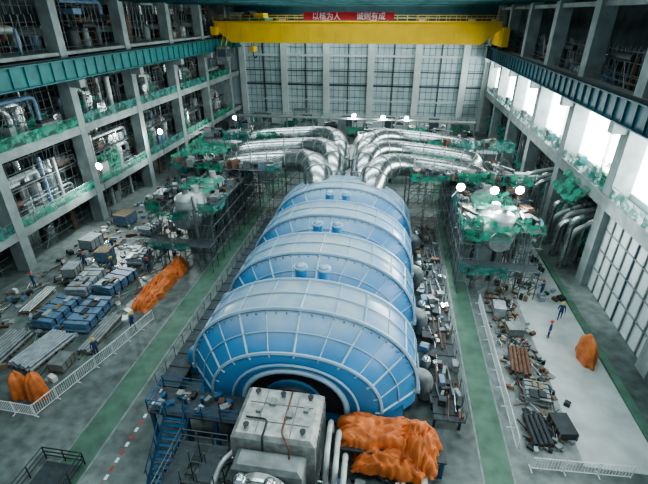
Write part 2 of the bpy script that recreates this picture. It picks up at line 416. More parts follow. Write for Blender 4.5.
m=MB(); m.bb(-19.3,-1.0,97.3,97.38,25.0,26.4,"red_cloth"); m.obj("banner_cloth",cr)
def txt(s,x,z,size,par,y):
    t=bpy.data.curves.new("banner_text",'FONT'); t.body=s; t.size=size; t.align_x='CENTER'; t.extrude=.01; t.materials.append(MATS["white_paint"])
    o=bpy.data.objects.new("banner_text",t); bpy.context.collection.objects.link(o); o.location=(x,y,z); o.rotation_euler=(math.pi/2,0,0); o.parent=par
txt("以核为人",-14.6,25.15,1.45,cr,97.25); txt("诚则有成",-5.6,25.15,1.45,cr,97.25)

# ------------------------------------------------------------------ turbine
tb=empty("steam_turbine"); CX=-5.2; BZ=2.3
def ring(y,a,b,n=36,base=BZ,foot=1.0):
    pts=[Vector((CX-a,y,foot))]
    for i in range(n+1):
        t=math.pi-math.pi*i/n; ct,st=math.cos(t),math.sin(t)
        ex=.92
        pts.append(Vector((CX+a*math.copysign(abs(ct)**ex,ct),y,base+b*abs(st)**ex)))
    pts.append(Vector((CX+a,y,foot))); return pts
AX,BT=8.3,6.1
hood_y=[20.6,28.4,36.2,44.0]
def hood(idx,y0):
    m=MB(); prof=[(0,.66),(.05,.70),(2.3,.97),(2.7,1.0),(6.0,1.0),(6.4,.97),(7.5,.82),(7.55,.6)]
    rs=[ring(y0+dy,AX*s,BT*s) for dy,s in prof]; n=len(rs[0])
    vs=[p for r in rs for p in r]; fs=[]
    for i in range(len(rs)-1):
        for k in range(n-1): fs.append((i*n+k,i*n+k+1,(i+1)*n+k+1,(i+1)*n+k))
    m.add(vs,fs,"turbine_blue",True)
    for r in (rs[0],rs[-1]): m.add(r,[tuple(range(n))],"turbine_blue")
    o=m.obj("lp_hood_%d"%(idx+1),tb)
    m=MB()
    for dy,s,rr,mt in ((.03,.71,.12,"rib_blue"),(1.2,.846,.05,"rib_blue"),(2.5,1.0,.15,"rib_blue"),(4.35,1.008,.06,"rib_blue"),(6.15,1.0,.14,"rib_blue"),(7.5,.83,.09,"rib_blue")):
        r=ring(y0+dy,AX*s+.03,BT*s+.03)[1:-1]; m.tube(r,rr,mt,seg=5,smooth=False)
    rr=[ring(y0+dy,AX*s+.02,BT*s+.02) for dy,s in prof[:-1]]
    for k in range(1,n-1,3):
        big=(k-1)%6==0
        m.tube([r[k] for r in rr],.09 if big else .05,"rib_blue",seg=4,smooth=False)
    for dy in (2.2,6.4):
        r=ring(y0+dy,AX*.975+.02,BT*.975+.02,n=72)[1:-1]
        for p in r[::2]: m.box(p,(.1,.1,.12),"grey_paint")
    for sx in (-1,1):
        m.bb(CX+sx*(AX)-.25,CX+sx*(AX)+.25,y0+2.4,y0+6.3,BZ-.25,BZ+.1,"rib_blue")
        for k in range(8): m.tube([(CX+sx*(AX+.1),y0+2.7+k*.48,BZ),(CX+sx*(AX+.1),y0+2.7+k*.48,BZ+.3)],.07,"dark_metal",seg=6)
    for sx in (-1.0,1.0) :
        zz=BZ+BT*.97; yy=y0+7.2
        if idx in (0,1,2):
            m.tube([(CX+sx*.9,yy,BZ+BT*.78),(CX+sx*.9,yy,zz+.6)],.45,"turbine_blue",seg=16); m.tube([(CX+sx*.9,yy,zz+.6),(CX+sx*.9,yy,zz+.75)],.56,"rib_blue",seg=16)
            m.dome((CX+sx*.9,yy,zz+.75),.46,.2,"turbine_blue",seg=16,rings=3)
    m.obj("hood_ribs_%d"%(idx+1),tb)
for i,y in enumerate(hood_y): hood(i,y)
m=MB()
m.bb(CX-7.4,CX+7.4,21,52,0,1.6,"blue_steel")
for y in hood_y[1:]+[52.0]:
    m.tube([(CX,y-.9,3.0),(CX,y+.6,3.0)],2.6,"blue_steel",seg=20)
m.tube(ring(20.55,3.6,3.4,n=20,base=1.9,foot=1.9)[1:-1],.22,"rib_blue",seg=6)
m.add(ring(20.52,3.5,3.3,n=20,base=1.9,foot=1.9),[tuple(range(23))],"black")
m.tube([(CX,19.6,2.9),(CX,20.6,2.9)],1.7,"dark_metal",seg=20); m.tube([(CX,19.9,2.9),(CX,20.1,2.9)],2.1,"blue_steel",seg=20)
m.tube(ring(20.4,4.4,3.9,n=20,base=2,foot=2)[1:-1],.1,"rib_blue",seg=5)
m.obj("lower_casing",tb)
m=MB()
for y in (24.5,32,39.5,47):
    for sx in (1,-1):
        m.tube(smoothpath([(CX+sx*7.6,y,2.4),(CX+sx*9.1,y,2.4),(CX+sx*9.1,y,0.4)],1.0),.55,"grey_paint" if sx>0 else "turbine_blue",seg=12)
        m.tube([(CX+sx*9.2,y+2.2,0),(CX+sx*9.2,y+2.2,2.0)],.4,"grey_paint",seg=12); m.dome((CX+sx*9.2,y+2.2,2.0),.4,.3,"silver",seg=12,rings=3)
m.obj("side_nozzles",tb)

# platforms around turbine
m=MB()
m.bb(-14.6,-8.3,18.1,20.3,2.5,2.62,"grating"); m.bb(-2.2,4.8,17.9,20.3,1.7,1.82,"grating")
railing(m,[(-14.6,20.3,2.65),(-14.6,18.1,2.65),(-8.3,18.1,2.65)],1.1,"blue_steel",1.2,.045,(1,.66,.33))
railing(m,[(-14.6,20.3,2.65),(-11.5,20.3,2.65)],1.1,"blue_steel",1.2,.045,(1,.66,.33))
for x in (-14.4,-12,-10,-.6,2,4.6):
    for y in (18.2,20.2): m.bb(x-.12,x+.12,y-.12,y+.12,0,2.5 if x<-8 else 1.7,"blue_steel")
for _ in range(24):
    x=R.uniform(-14.2,-9); y=R.uniform(18.4,20); s=(R.uniform(.15,.6),R.uniform(.15,.5),R.uniform(.1,.6)); m.box((x,y,2.62+s[2]/2),s,R.choice(["dark_metal","grey_paint","blue_steel","rust","white_insul"]),rz=R.uniform(0,2))
for k in range(10):
    m.bb(-13.4,-11.9,17.9-k*.32,18.2-k*.32,2.35-k*.25,2.42-k*.25,"blue_steel")
for x in (-13.45,-11.85):
    m.bar((x,18.1,2.6),(x,14.9,.1),.1,"blue_steel"); m.bar((x,18.1,3.6),(x,14.9,1.1),.05,"blue_steel")
    for k in range(5): m.bar((x,17.9-k*.7,2.5-k*.55),(x,17.9-k*.7,3.5-k*.55),.04,"blue_steel")
m.obj("turbine_front_platform")
m=MB()
for sx,x0,x1 in ((1,4.3,6.4),(-1,-16.0,-14.3)):
    m.bb(x0,x1,21.5,52,1.3,1.4,"grating")
    y=22
    while y<52:
        m.bb(x0+.1,x0+.25,y,y+.15,0,1.3,"dark_metal"); m.bb(x1-.25,x1-.1,y,y+.15,0,1.3,"dark_metal")
        m.bb(x0,x1,y-.04,y+.04,1.4,1.45,"dark_metal"); y+=1.5
    e=x1 if sx>0 else x0
    railing(m,[(e,21.5,1.4),(e,52,1.4)],1.1,"pole",1.5)
for _ in range(90):
    x=R.uniform(3.9,6.4); y=R.uniform(21,52); s=(R.uniform(.1,.7),R.uniform(.2,.9),R.uniform(.1,.6)); m.box((x,y,1.42+s[2]/2),s,R.choice(["grey_paint","grey_paint","dark_metal","dark_metal","pallet_blue","silver","rust"]),rz=R.uniform(-.4,.4))
for _ in range(34):
    x=R.uniform(4.4,6.2); y=R.uniform(21,50); m.tube([(x,y,1.6),(x+R.uniform(-.4,.4),y+R.uniform(1,4),1.6)],R.uniform(.04,.12),R.choice(["silver","rust","pole"]),seg=6)
m.obj("side_walkway")

# ------------------------------------------------------------------ crossover pipes
m=MB()
def cross(sx,y,zc,xo,r,out,yo,zend=6.5):
    p=bez((CX+sx*xo,y,zc-3.0),(CX+sx*xo,y+.3,zc+1.4),(CX+sx*(xo+.6),y+yo*.8,zc+1.1),(CX+sx*(xo+5),y+yo,zc+.5),14)
    q=bez(p[-1],(CX+sx*(xo+8),y+yo*1.05,zc+.1),(CX+sx*(out-1.5),y+yo,zc),(CX+sx*out,y+yo-.6,zc-.3),10)[1:]
    e=smoothpath([q[-1],(CX+sx*(out+1.0),y+yo-.8,zc-.5),(CX+sx*(out+1.2),y+yo-1,zend)],.9)[1:]
    P=p+q+e; rad=[r*(1.3-.3*min(1,i/12)) for i in range(len(P))]; m.tube(P,r,"silver",seg=20,radii=rad)
    for i in range(2,len(P)-2,3):
        d=(P[i+1]-P[i]).normalized()*.07; m.tube([P[i]-d,P[i]+d],rad[i]*1.05,"grey_paint",seg=20)
for sx in (-1,1):
    cross(sx,49.8,8.2,3.2,1.45,15.5,5.2)
    cross(sx,53.5,8.9,1.8,1.2,15.5,6.4)
    cross(sx,57.5,9.4,1.4,1.1,15.5,7.6)
m.obj("crossover_pipe_set")
m=MB()
m.bb(CX-4.4,CX+4.4,52.7,66,0,4.5,"blue_steel"); 
for sx in (-1,1):
    for y in (53.5,57.5): m.tube([(CX+sx*2.2,y,4),(CX+sx*2.2,y,6.2)],1.5,"silver",seg=18)
m.tube([(CX,53.7,4.5),(CX,68,4.5)],2.7,"white_insul",seg=24); m.dome((CX,53.7,4.5),2.7,1,"white_insul",axis='Y',seg=24,sgn=-1)
m.tube([(CX,72,2.2),(CX,88,2.2)],2.4,"grey_paint",seg=24)
m.bb(CX-3.4,CX+3.4,72,88,0,2.2,"grey_paint")
m.obj("high_pressure_casing")

# ------------------------------------------------------------------ moisture separator reheaters
for sx,xc in ((-1,-22.6),(1,11.8)):
    e=empty("moisture_separator_reheater"); m=MB(); zc=5.4; rr=1.8
    m.tube([(xc,43,zc),(xc,68,zc)],rr,"white_insul",seg=24); m.dome((xc,43,zc),rr,1.2,"white_insul",axis='Y',seg=24,sgn=-1); m.dome((xc,68,zc),rr,1.2,"white_insul",axis='Y',seg=24)
    for y in (43,47,52,57,62,67): m.tube([(xc,y-.12,zc),(xc,y+.12,zc)],rr+.1,"silver",seg=24)
    m.tube([(xc,42.2,zc),(xc,41.3,zc)],.9,"silver",seg=18); m.tube([(xc,41.4,zc),(xc,41.2,zc)],1.1,"grey_paint",seg=18)
    for y in (45.5,51,57,63): m.tube([(xc,y,zc+1.4),(xc,y,zc+2.6)],.45,"white_insul",seg=12); m.bb(xc-1.6,xc+1.6,y-.4,y+.4,0,zc-1.2,"concrete")
    m.obj("vessel",e)
    m=MB()
    scaffold(m,xc-3.8,xc-2.2,41,64,0,6.8,1.6,2.0,1.7); scaffold(m,xc+2.2,xc+3.8,41,64,0,6.8,1.6,2.0,1.7)
    scaffold(m,xc-3.8,xc+3.8,39.4,41,0,3.2,1.6,1.6,1.6)
    for _ in range(110):
        s=(R.uniform(.2,1.0),R.uniform(.2,1.4),R.uniform(.2,.8)); m.box((xc+R.choice((-3.0,3.0))+R.uniform(-.4,.4),R.uniform(42,63),6.9+s[2]/2),s,R.choice(["grey_paint","dark_metal","dark_metal","rust","silver"]),rz=R.uniform(0,1))
    for _ in range(30):
        x=xc+R.uniform(-3.5,3.5); y=R.uniform(42,62); m.tube(smoothpath([(x,y,0),(x,y,R.uniform(5,8.2)),(x+R.uniform(-2,2),y+R.uniform(-2,2),R.uniform(6,8))],.5),R.uniform(.1,.22),R.choice(["silver","grey_paint","dark_metal"]),seg=8)
    m.tube([(xc+.2,42.6,6.6),(xc+.2,42.6,7.6)],1.3,"white_insul",seg=20); m.dome((xc+.2,42.6,7.6),1.3,.6,"white_insul",seg=20,rings=4); m.tube([(xc+.2,42.6,8.1),(xc+.2,42.6,8.6)],.35,"silver",seg=12)
    m.obj("access_scaffold",e)
    m=MB()
    net(m,(xc-4.0,39.2,2.6),(xc+1.5,39.2,2.6),1.0,"net_teal",.25)
    net(m,(xc-4.0,41,6.5),(xc-2.2,41,6.5),1.2); net(m,(xc+2.2,41,6.5),(xc+4.0,41,6.5),1.2)
    for a in (-4.0,4.0):
        y=41
        while y<62:
            L=R.uniform(2,5)
            if R.random()<.7 or y<43: net(m,(xc+a,y,6.5),(xc+a,y+L,6.5),R.uniform(.8,1.3),R.choice(["net_green","net_teal"]),.2)
            y+=L+R.uniform(.2,1.5)
    if sx>0: net(m,(xc-2.8,41.0,6.8),(xc+2.8,41.0,6.8),1,drop=(0,1.2,1.0),wob=.3,nv=5)
    net(m,(xc-3.8,40.9,5.6),(xc+1.0,40.9,5.6),1.0,"net_green",.3)
    net(m,(xc-2.2,45.4,7.4),(xc+2.2,45.4,7.4),1,drop=(0,4,.3),wob=.4,nv=6)
    m.obj("safety_net",e)
    m=MB()
    xa,xb=(xc-6,xc+9) if sx<0 else (xc-9,xc+5.5)
    scaffold(m,xa,xb,52,54,0,8.0,2.0,2,2); scaffold(m,xa,xb,63,66,0,9.0,2.2,3,2.2)
    x=xa
    while x<xb-2:
        L=R.uniform(2,5); x2=min(xb,x+L)
        if R.random()<.75: net(m,(x,51.8,7.8),(x2,51.8,7.8),R.uniform(.8,1.5),R.choice(["net_green","net_teal"]),.25)
        if R.random()<.75: net(m,(x,62.8,8.9),(x2,62.8,8.9),R.uniform(.8,1.8),R.choice(["net_green","net_teal"]),.25)
        x=x2+R.uniform(0,1)
    net(m,(xa,51.8,8.0),(xa,66,8.4),1.4,"net_green",.25)
    net(m,(xa+1,56,8.7),(xa+6,56,8.7),1,drop=(0,4,.4),wob=.4,nv=6)
    for _ in range(90):
        s=(R.uniform(.3,1.5),R.uniform(.3,1.2),R.uniform(.2,1.1)); yy,zz=R.choice(((53,8.1),(64.5,9.1))); m.box((R.uniform(xa,xb),yy+R.uniform(-.7,.7),zz+s[2]/2),s,R.choice(["grey_paint","white_insul","dark_metal","rust","silver"]),rz=R.uniform(0,1))
    m.obj("pipe_access_scaffold")

# ------------------------------------------------------------------ far equipment area
m=MB(); q=MB()
for _ in range(110):
    x=R.uniform(-37,18); y=R.uniform(70,110)
    if abs(x-CX)<5 and y<90: continue
    s=(R.uniform(.8,4),R.uniform(.8,3),R.uniform(.8,3.6)); mt=R.choice(["white_panel","grey_paint","concrete","white_insul","teal_steel","dark_metal","wrap_grey","silver"])
    m.box((x,y,s[2]/2),s,mt,rz=R.choice((0,0,.1,-.2))); m.box((x,y,s[2]+.12),(s[0]*.7,s[1]*.6,.25),"dark_metal")
    if R.random()<.6: m.tube(smoothpath([(x,y,s[2]),(x,y,s[2]+R.uniform(.6,1.6)),(x+R.uniform(-4,4),y,s[2]+1)],.5),.25,"silver",seg=8)
for k in range(12):
    x=-36+k*4.6+R.uniform(-1,1); y=R.uniform(80,106)
    if abs(x-CX)<5 and y<90: continue
    scaffold(m,x-1.5,x+1.8,y-1.5,y+1.5,0,R.uniform(3,6.5),1.6,1.5,1.7)
    net(q,(x-1.7,y-1.7,3),(x+2,y-1.7,3),R.uniform(1,2.5),"net_green",.2)
for y,z in ((74,5.2),(98,5)):
    m.bb(-36,18,y,y+2.2,z,z+.2,"grey_paint"); railing(m,[(-36,y,z+.2),(18,y,z+.2)],1.1,"pole",2)
    for x in range(-36,19,6): m.bb(x-.15,x+.15,y+.9,y+1.2,0,z,"concrete")
m.obj("auxiliary_equipment_cluster"); q.obj("safety_netting")
for x0,x1,mt in ((-29,-22,"white_panel"),(-3,4,"white_panel")):
    m=MB()
    m.bb(x0,x1,92,96,0,3,mt); m.bb(x0-.2,x1+.2,91.8,96.2,3,3.2,"teal_steel")
    for k in range(3): m.bb(x0+.8+k*2.1,x0+2+k*2.1,91.93,92.0,1,2.1,"frame_dark")
    m.bb(x1-.9,x1-.1,91.9,92.02,0,2.1,"blue_steel")
    m.obj("site_cabin")

# ------------------------------------------------------------------ foreground machine
fg=empty("generator_end_machine"); m=MB()
def prism(m,x0,x1,y0,y1,z0,z1,inset,mt):
    b=[(x0,y0,z0),(x1,y0,z0),(x1,y1,z0),(x0,y1,z0)]; s_=[(x0,y0,z1-inset),(x1,y0,z1-inset),(x1,y1,z1-inset),(x0,y1,z1-inset)]
    t=[(x0+inset,y0+inset*.6,z1),(x1-inset,y0+inset*.6,z1),(x1-inset,y1-inset*.6,z1),(x0+inset,y1-inset*.6,z1)]
    f=[(3,2,1,0),(8,9,10,11)]
    for i in range(4):
        j=(i+1)%4; f+=[(i,j,4+j,4+i),(4+i,4+j,8+j,8+i)]
    m.add(b+s_+t,f,mt)
OY=1.3
prism(m,-7.8,-2.9,14.2+OY,17.9+OY,.3,5.1,.3,"casing_grey")
prism(m,-7.4,-3.4,12.9+OY,14.2+OY,.3,4.2,.3,"grey_paint")
for x in (-6.4,-4.4):
    m.bb(x-.03,x+.03,14.5+OY,17.6+OY,5.1,5.15,"grey_paint")
for y in (15.3,16.6): m.bb(-7.3,-3.4,y-.03+OY,y+.03+OY,5.1,5.15,"grey_paint")
for x,y in ((-7.0,17.3),(-3.7,17.3),(-7.0,14.8),(-3.7,14.8),(-5.4,17.3)):
    m.tube([(x,y+OY,5.1),(x,y+OY,5.3)],.14,"grey_paint",seg=12); m.tube([(x,y+OY,5.3),(x,y+OY,5.34)],.18,"dark_metal",seg=12)
for x,y,s in ((-5.9,16.7,.4),(-4.7,15.9,.35),(-6.6,16.0,.3),(-3.8,16.4,.3)): m.box((x,y+OY,5.2),(s,s*1.3,.2),"grey_paint")
m.tube(smoothpath([(-7.2,15.4+OY,5.2),(-5.9,15.4+OY,5.2),(-5.9,14.2+OY,5.2),(-5.9,14.0+OY,3.5)],.3),.06,"dark_metal",seg=8)
m.tube(smoothpath([(-4.9,17.6+OY,5.2),(-4.9,14.6+OY,5.2),(-4.3,13.9+OY,5.0),(-4.3,13.7+OY,3.5)],.3),.06,"rust",seg=8)
for k in range(9):
    m.bb(-7.87,-7.78,14.4+k*.4+OY,14.5+k*.4+OY,.6,4.6,"grey_paint"); m.bb(-2.92,-2.83,14.4+k*.4+OY,14.5+k*.4+OY,.6,4.6,"grey_paint")
m.obj("casing",fg,bevel=.05)
m=MB()
m.tube([(-5.6,9.0,2.6),(-5.6,14.1,2.6)],1.55,"casing_grey",seg=28)
for y in (9.6,11,12.4,13.6): m.tube([(-5.6,y-.08,2.6),(-5.6,y+.08,2.6)],1.68,"silver",seg=28)
m.bb(-7.0,-4.0,9,14,0,1.8,"grey_paint")
for x in (-6.5,-4.9): m.tube([(x,13.3,3.4),(x,13.3,4.6)],.35,"silver",seg=14); m.dome((x,13.3,4.6),.35,.2,"silver",seg=14,rings=3)
for k in range(30):
    x=R.uniform(-8.4,-2.8); y=R.uniform(11.5,14.3); z=R.uniform(2,3.9); m.tube(smoothpath([(x,y,0.5),(x,y,z),(x+R.uniform(-1,1),y+R.uniform(-1,1),z)],.25),R.uniform(.06,.14),R.choice(["silver","white_insul","dark_metal","grey_paint"]),seg=8)
m.obj("drum",fg)
m=MB()
for i,(x,y,h) in enumerate(((-2.3,18.4,3.9),(-1.75,18.0,3.5),(-1.2,16.6,3.2))):
    m.tube(smoothpath([(x,y-6,.9+.2*i),(x,y-3.4,1+.2*i),(x,y-2.6,h),(x-.1,y,h),(x-.1,y+.4,2.2)],.8),.17,"white_insul",seg=12)
    for yy in (y-5,y-4.4): m.tube([(x,yy-.06,.95+.2*i),(x,yy+.06,.95+.2*i)],.24,"silver",seg=12)
m.tube(smoothpath([(-9.6,12,1),(-9.6,15.5,1),(-8.4,16.4,1.5),(-7.8,16.4,1.5)],.5),.25,"silver",seg=12)
m.tube(smoothpath([(-10.2,11,2),(-8.6,13.5,2.2),(-8.3,15.0,3.2),(-7.8,15.8,3.2)],.5),.16,"white_insul",seg=12)
for k in range(70):
    x=R.uniform(-2.6,4.6); y=R.uniform(11.5,17.4); h=R.uniform(.3,1.0); m.box((x,y,h/2),(R.uniform(.2,.7),R.uniform(.3,.9),h),R.choice(["grey_paint","white_insul","dark_metal","dark_metal","pallet_blue","grating"]),rz=R.uniform(-.3,.3))
for k in range(34):
    x=R.uniform(-2.6,4); y=R.uniform(11.5,16.5); m.tube(smoothpath([(x,y,.2),(x,y,R.uniform(.8,2.0)),(x+R.uniform(-1.5,1),y,R.uniform(.8,1.8)),(x+R.uniform(-1.5,1),y+1.5,.2)],.3),R.uniform(.05,.12),R.choice(["silver","dark_metal","rust","pole"]),seg=6)
m.obj("pipework",fg)
m=MB(); scaffold(m,-11.4,-8.4,11.5,16.4,0,2.6,1.0,1.2,1.3,plat=False); railing(m,[(-11.4,11.5,2.6),(-11.4,16.4,2.6),(-8.4,16.4,2.6)],1.1)
m.bb(-11.4,-10.4,11.5,16.4,2.55,2.65,"grating"); m.bb(-9.6,-8.4,14,16.4,2.55,2.65,"grating")
m.obj("scaffold_tower")
m=MB(); tarp(m,(.9,19.3,1.82),5.6,2.3,.95,"orange_tarp",rz=.02,n=50,fold=.3,seed=3.3,lumps=2.2,hem=.18,flat=5)
tarp(m,(3.1,18.9,1.0),2.7,2.7,2.4,"orange_tarp",rz=-.2,n=44,fold=.25,seed=8.1,lumps=2.2,hem=.2,flat=2.2)
tarp(m,(1.4,18.0,.6),4.4,1.6,1.5,"orange_tarp",rz=-.05,n=40,fold=.3,seed=18.1,lumps=2.5,hem=.2,flat=3)
m.obj("orange_tarpaulin_cover")

# ------------------------------------------------------------------ left storage yard
def pallet_stack(name,x,y,w,l,h,mt,rz=0,kind="sheets"):
    m=MB(); M=Matrix.Rotation(rz,3,'Z')
    def B(cx,cy,cz,a,b,c_,mm): v=M@Vector((cx,cy,0)); m.box((x+v.x,y+v.y,cz),(a,b,c_),mm,rz=rz)
    for k in (-.4,0,.4): B(k*w,0,.07,.12,l,.14,"wood")
    for k in range(int(l/.5)): B(0,-l/2+.25+k*.5,.17,w,.2,.06,"wood")
    if kind=="sheets":
        n=4
        for k in range(n): B(R.uniform(-.08,.08),R.uniform(-.1,.1),.2+h*(k+.5)/n,w*.95,l*.97,h/n*.8,mt)
        for k in (-.36,-.12,.12,.36): B(0,k*l,.2+h/2,w*1.0,.08,h+.03,"dark_metal")
        for _ in range(4): B(R.uniform(-.3,.3)*w,R.uniform(-.4,.4)*l,.25+h,R.uniform(.2,.8),R.uniform(.3,1.2),.12,R.choice(["wood","white_insul","dark_metal"]))
    elif kind=="pipes":
        nn=max(3,int(w/.28)); r=w/nn/2
        for row in range(max(1,int(h/(2*r)))):
            for k in range(nn-row%2):
                cx=-w/2+r*(1+row%2)+k*2*r; a=M@Vector((cx,-l/2*R.uniform(.9,1.02),0)); b=M@Vector((cx,l/2*R.uniform(.9,1.02),0))
                z=.2+r+row*r*1.8; m.tube([(x+a.x,y+a.y,z),(x+b.x,y+b.y,z)],r*.95,mt,seg=8)
    else:
        B(0,0,.2+h/2,w,l,h,mt)
        for a in (-.5,.5):
            for b in (-.5,-.17,.17,.5): B(a*w,b*l,.2+h/2,.08,.1,h,"wood")
        B(0,0,.22+h,w*1.04,l*1.02,.06,"wood" if R.random()<.3 else mt)
    m.obj(name)
items=[("sheet_bundle",-27.4,29.6,2.4,4.6,.9,"pallet_blue","sheets"),("sheet_bundle",-31.2,34.6,2.2,4.4,.9,"wrap_grey","sheets"),("sheet_bundle",-28.0,35.2,2.3,4.2,1.0,"pallet_blue","sheets"),
("sheet_bundle",-30.6,29.4,2.4,4.2,.9,"pallet_blue","sheets"),("pipe_bundle",-28.4,24.6,2.6,4.6,.8,"wrap_grey","pipes"),("pipe_bundle",-24.9,27.6,1.2,5.5,.5,"grey_paint","pipes"),
("pipe_bundle",-31.9,24.2,2.4,4.4,.7,"grey_paint","pipes"),("timber_crate",-25.6,23.4,1.2,1.6,.7,"grey_paint","crate"),
("timber_crate",-34.2,36.6,1.4,1.8,1.0,"wrap_grey","crate"),("timber_crate",-32.6,40.2,1.6,1.6,1.2,"pallet_blue","crate"),("pipe_bundle",-34.3,31.3,1.2,4.5,.5,"silver","pipes"),
("sheet_bundle",-28.5,40.6,2.0,3.0,.9,"wrap_grey","sheets"),("timber_crate",-36.2,43,1.7,2.2,1.2,"wrap_grey","crate"),("timber_crate",-35.8,50,2,2.2,1.4,"pallet_blue","crate"),("sheet_bundle",-31,48,1.8,2.6,.8,"wrap_grey","sheets"),
("timber_crate",-34,58,2.2,2.6,1.6,"wrap_grey","crate"),("pipe_bundle",-30.5,62,2,6,.9,"silver","pipes")]
for n,x,y,w,l,h,mt,k in items: pallet_stack(n,x,y,w,l,h,mt,R.uniform(-.2,.2),k)
m=MB()
for _ in range(460):
    x=R.uniform(-38.5,-23.8); y=R.uniform(21.6,68); s=(R.uniform(.1,.6),R.uniform(.1,.9),R.uniform(.08,.5))
    if R.random()<.4 and x>-30: continue
    m.box((x,y,s[2]/2),s,R.choice(["wrap_grey","wood","white_insul","grey_paint","rust","pallet_blue","dark_metal","white_paint","dark_metal"]),rz=R.uniform(0,3))
for _ in range(150):
    x=R.uniform(-38,-24); y=R.uniform(22,62); a=R.uniform(-.7,.7); L=R.uniform(1,4); m.tube([(x,y,.12),(x+L*math.sin(a),y+L*math.cos(a),.12)],R.uniform(.03,.08),R.choice(["silver","rust","pole","wrap_grey","wood"]),seg=6)
m.obj("loose_materials_pile")
m=MB(); tarp(m,(-23.2,35.4,0),2.1,8.0,1.3,"orange_tarp",rz=-.06,n=50,fold=.35,seed=5.5,lumps=3,hem=.25,flat=2.6); tarp(m,(-22.9,39.2,0),1.6,3,1.6,"orange_tarp",rz=.2,n=30,fold=.3,seed=35.5,lumps=2,hem=.2,flat=2.2); m.obj("orange_tarpaulin_cover")
for i,(x,y,h) in enumerate(((-26.75,20.2,2.3),(-25.2,20.2,2.4))):
    m=MB(); bag(m,(x,y,0),.68,.62,h,"orange_tarp",seed=1+i*2.3); m.obj("orange_wrapped_equipment")
def barricade(m,pts,mt="white_paint"):
    for a,b in zip(pts[:-1],pts[1:]):
        a=Vector(a);b=Vector(b);L=(b-a).length;n=max(1,round(L/1.8))
        for i in range(n):
            p=a.lerp(b,(i+.03)/n);q=a.lerp(b,(i+.97)/n); u=Vector((0,0,1))
            for z in (.12,1.1): m.bar(p+u*z,q+u*z,.035,mt)
            m.bar(p,p+u*1.15,.04,mt); m.bar(q,q+u*1.15,.04,mt)
            for k in range(1,10): r=p.lerp(q,k/10); m.bar(r+u*.12,r+u*1.1,.02,mt)
            d=(q-p).normalized().cross(u)*.3; m.bar(p-d,p+d,.04,mt)
m=MB(); barricade(m,[(-29.8,18.7,0),(-27.6,18.6,0)],"red_paint"); barricade(m,[(-27.6,18.6,0),(-24.2,18.5,0),(-22.4,25.5,0),(-21.3,30.5,0)]); m.obj("site_barricade")
m=MB(); barricade(m,[(-33,43.6,0),(-28,44.4,0)]); m.obj("site_barricade")
m=MB(); barricade(m,[(10.0,38,0),(9.9,21,0)]); m.obj("site_barricade")
m=MB(); barricade(m,[(10.4,19.7,0),(16.6,20.0,0)]); m.obj("site_barricade")
m=MB()
railing(m,[(-21.0,15.6,0),(-18.2,15.6,0),(-18.2,12.8,0),(-21.0,12.8,0),(-21.0,15.6,0)],1.1,"dark_metal",1.0,.05,(1,.66,.33))
m.bb(-20.8,-18.4,13,15.4,0,.06,"grating"); m.obj("floor_opening_guardrail")

# ------------------------------------------------------------------ right storage yard
for n,x,y,w,l,h,mt,k in [("timber_crate",12.4,33.5,1.3,1.2,.7,"grey_paint","crate"),("timber_crate",11.6,36.4,1.1,1.5,.9,"wrap_grey","crate"),("pipe_bundle",12.0,29.6,1.6,3.4,.5,"rust","pipes"),
    ("sheet_bundle",12.4,26.0,1.8,2.0,.6,"grey_paint","sheets"),("pipe_bundle",11.6,22.6,1.4,2.6,.5,"dark_metal","pipes"),("timber_crate",13.3,23.0,1.2,1.8,.6,"dark_metal","crate")]:
    pallet_stack(n,x,y,w,l,h,mt,R.uniform(-.15,.15),k)
m=MB()
for _ in range(300):
    x=R.gauss(12.2,.8); y=R.uniform(21,40); 
    if x<10.4: x=10.6+R.random()
    s=(R.uniform(.1,.5),R.uniform(.1,.6),R.uniform(.08,.4))
    m.box((x,y,s[2]/2),s,R.choice(["wrap_grey","wood","rust","grey_paint","grey_paint","dark_metal","dark_metal","rust","concrete"]),rz=R.uniform(0,3))
for _ in range(90):
    x=R.uniform(10.8,13.8); y=R.uniform(21.5,38); a=R.uniform(-1.6,1.6); L=R.uniform(.6,1.8); m.tube([(x,y,R.uniform(.1,.5)),(x+L*math.sin(a)*.5,y+L*math.cos(a),R.uniform(.1,.5))],R.uniform(.03,.06),R.choice(["silver","rust","pole","dark_metal"]),seg=6)
for _ in range(60):
    x=R.uniform(12,18.6); y=R.uniform(39,50); s=(R.uniform(.2,.7),R.uniform(.2,.8),R.uniform(.1,.6)); m.box((x,y,s[2]/2),s,R.choice(["wrap_grey","wood","rust","white_insul","dark_metal"]),rz=R.uniform(0,3))
m.obj("scrap_materials_pile")
m=MB(); bag(m,(17.7,31.0,0),.6,1.3,2.4,"orange_tarp",seed=5); m.obj("orange_wrapped_equipment")

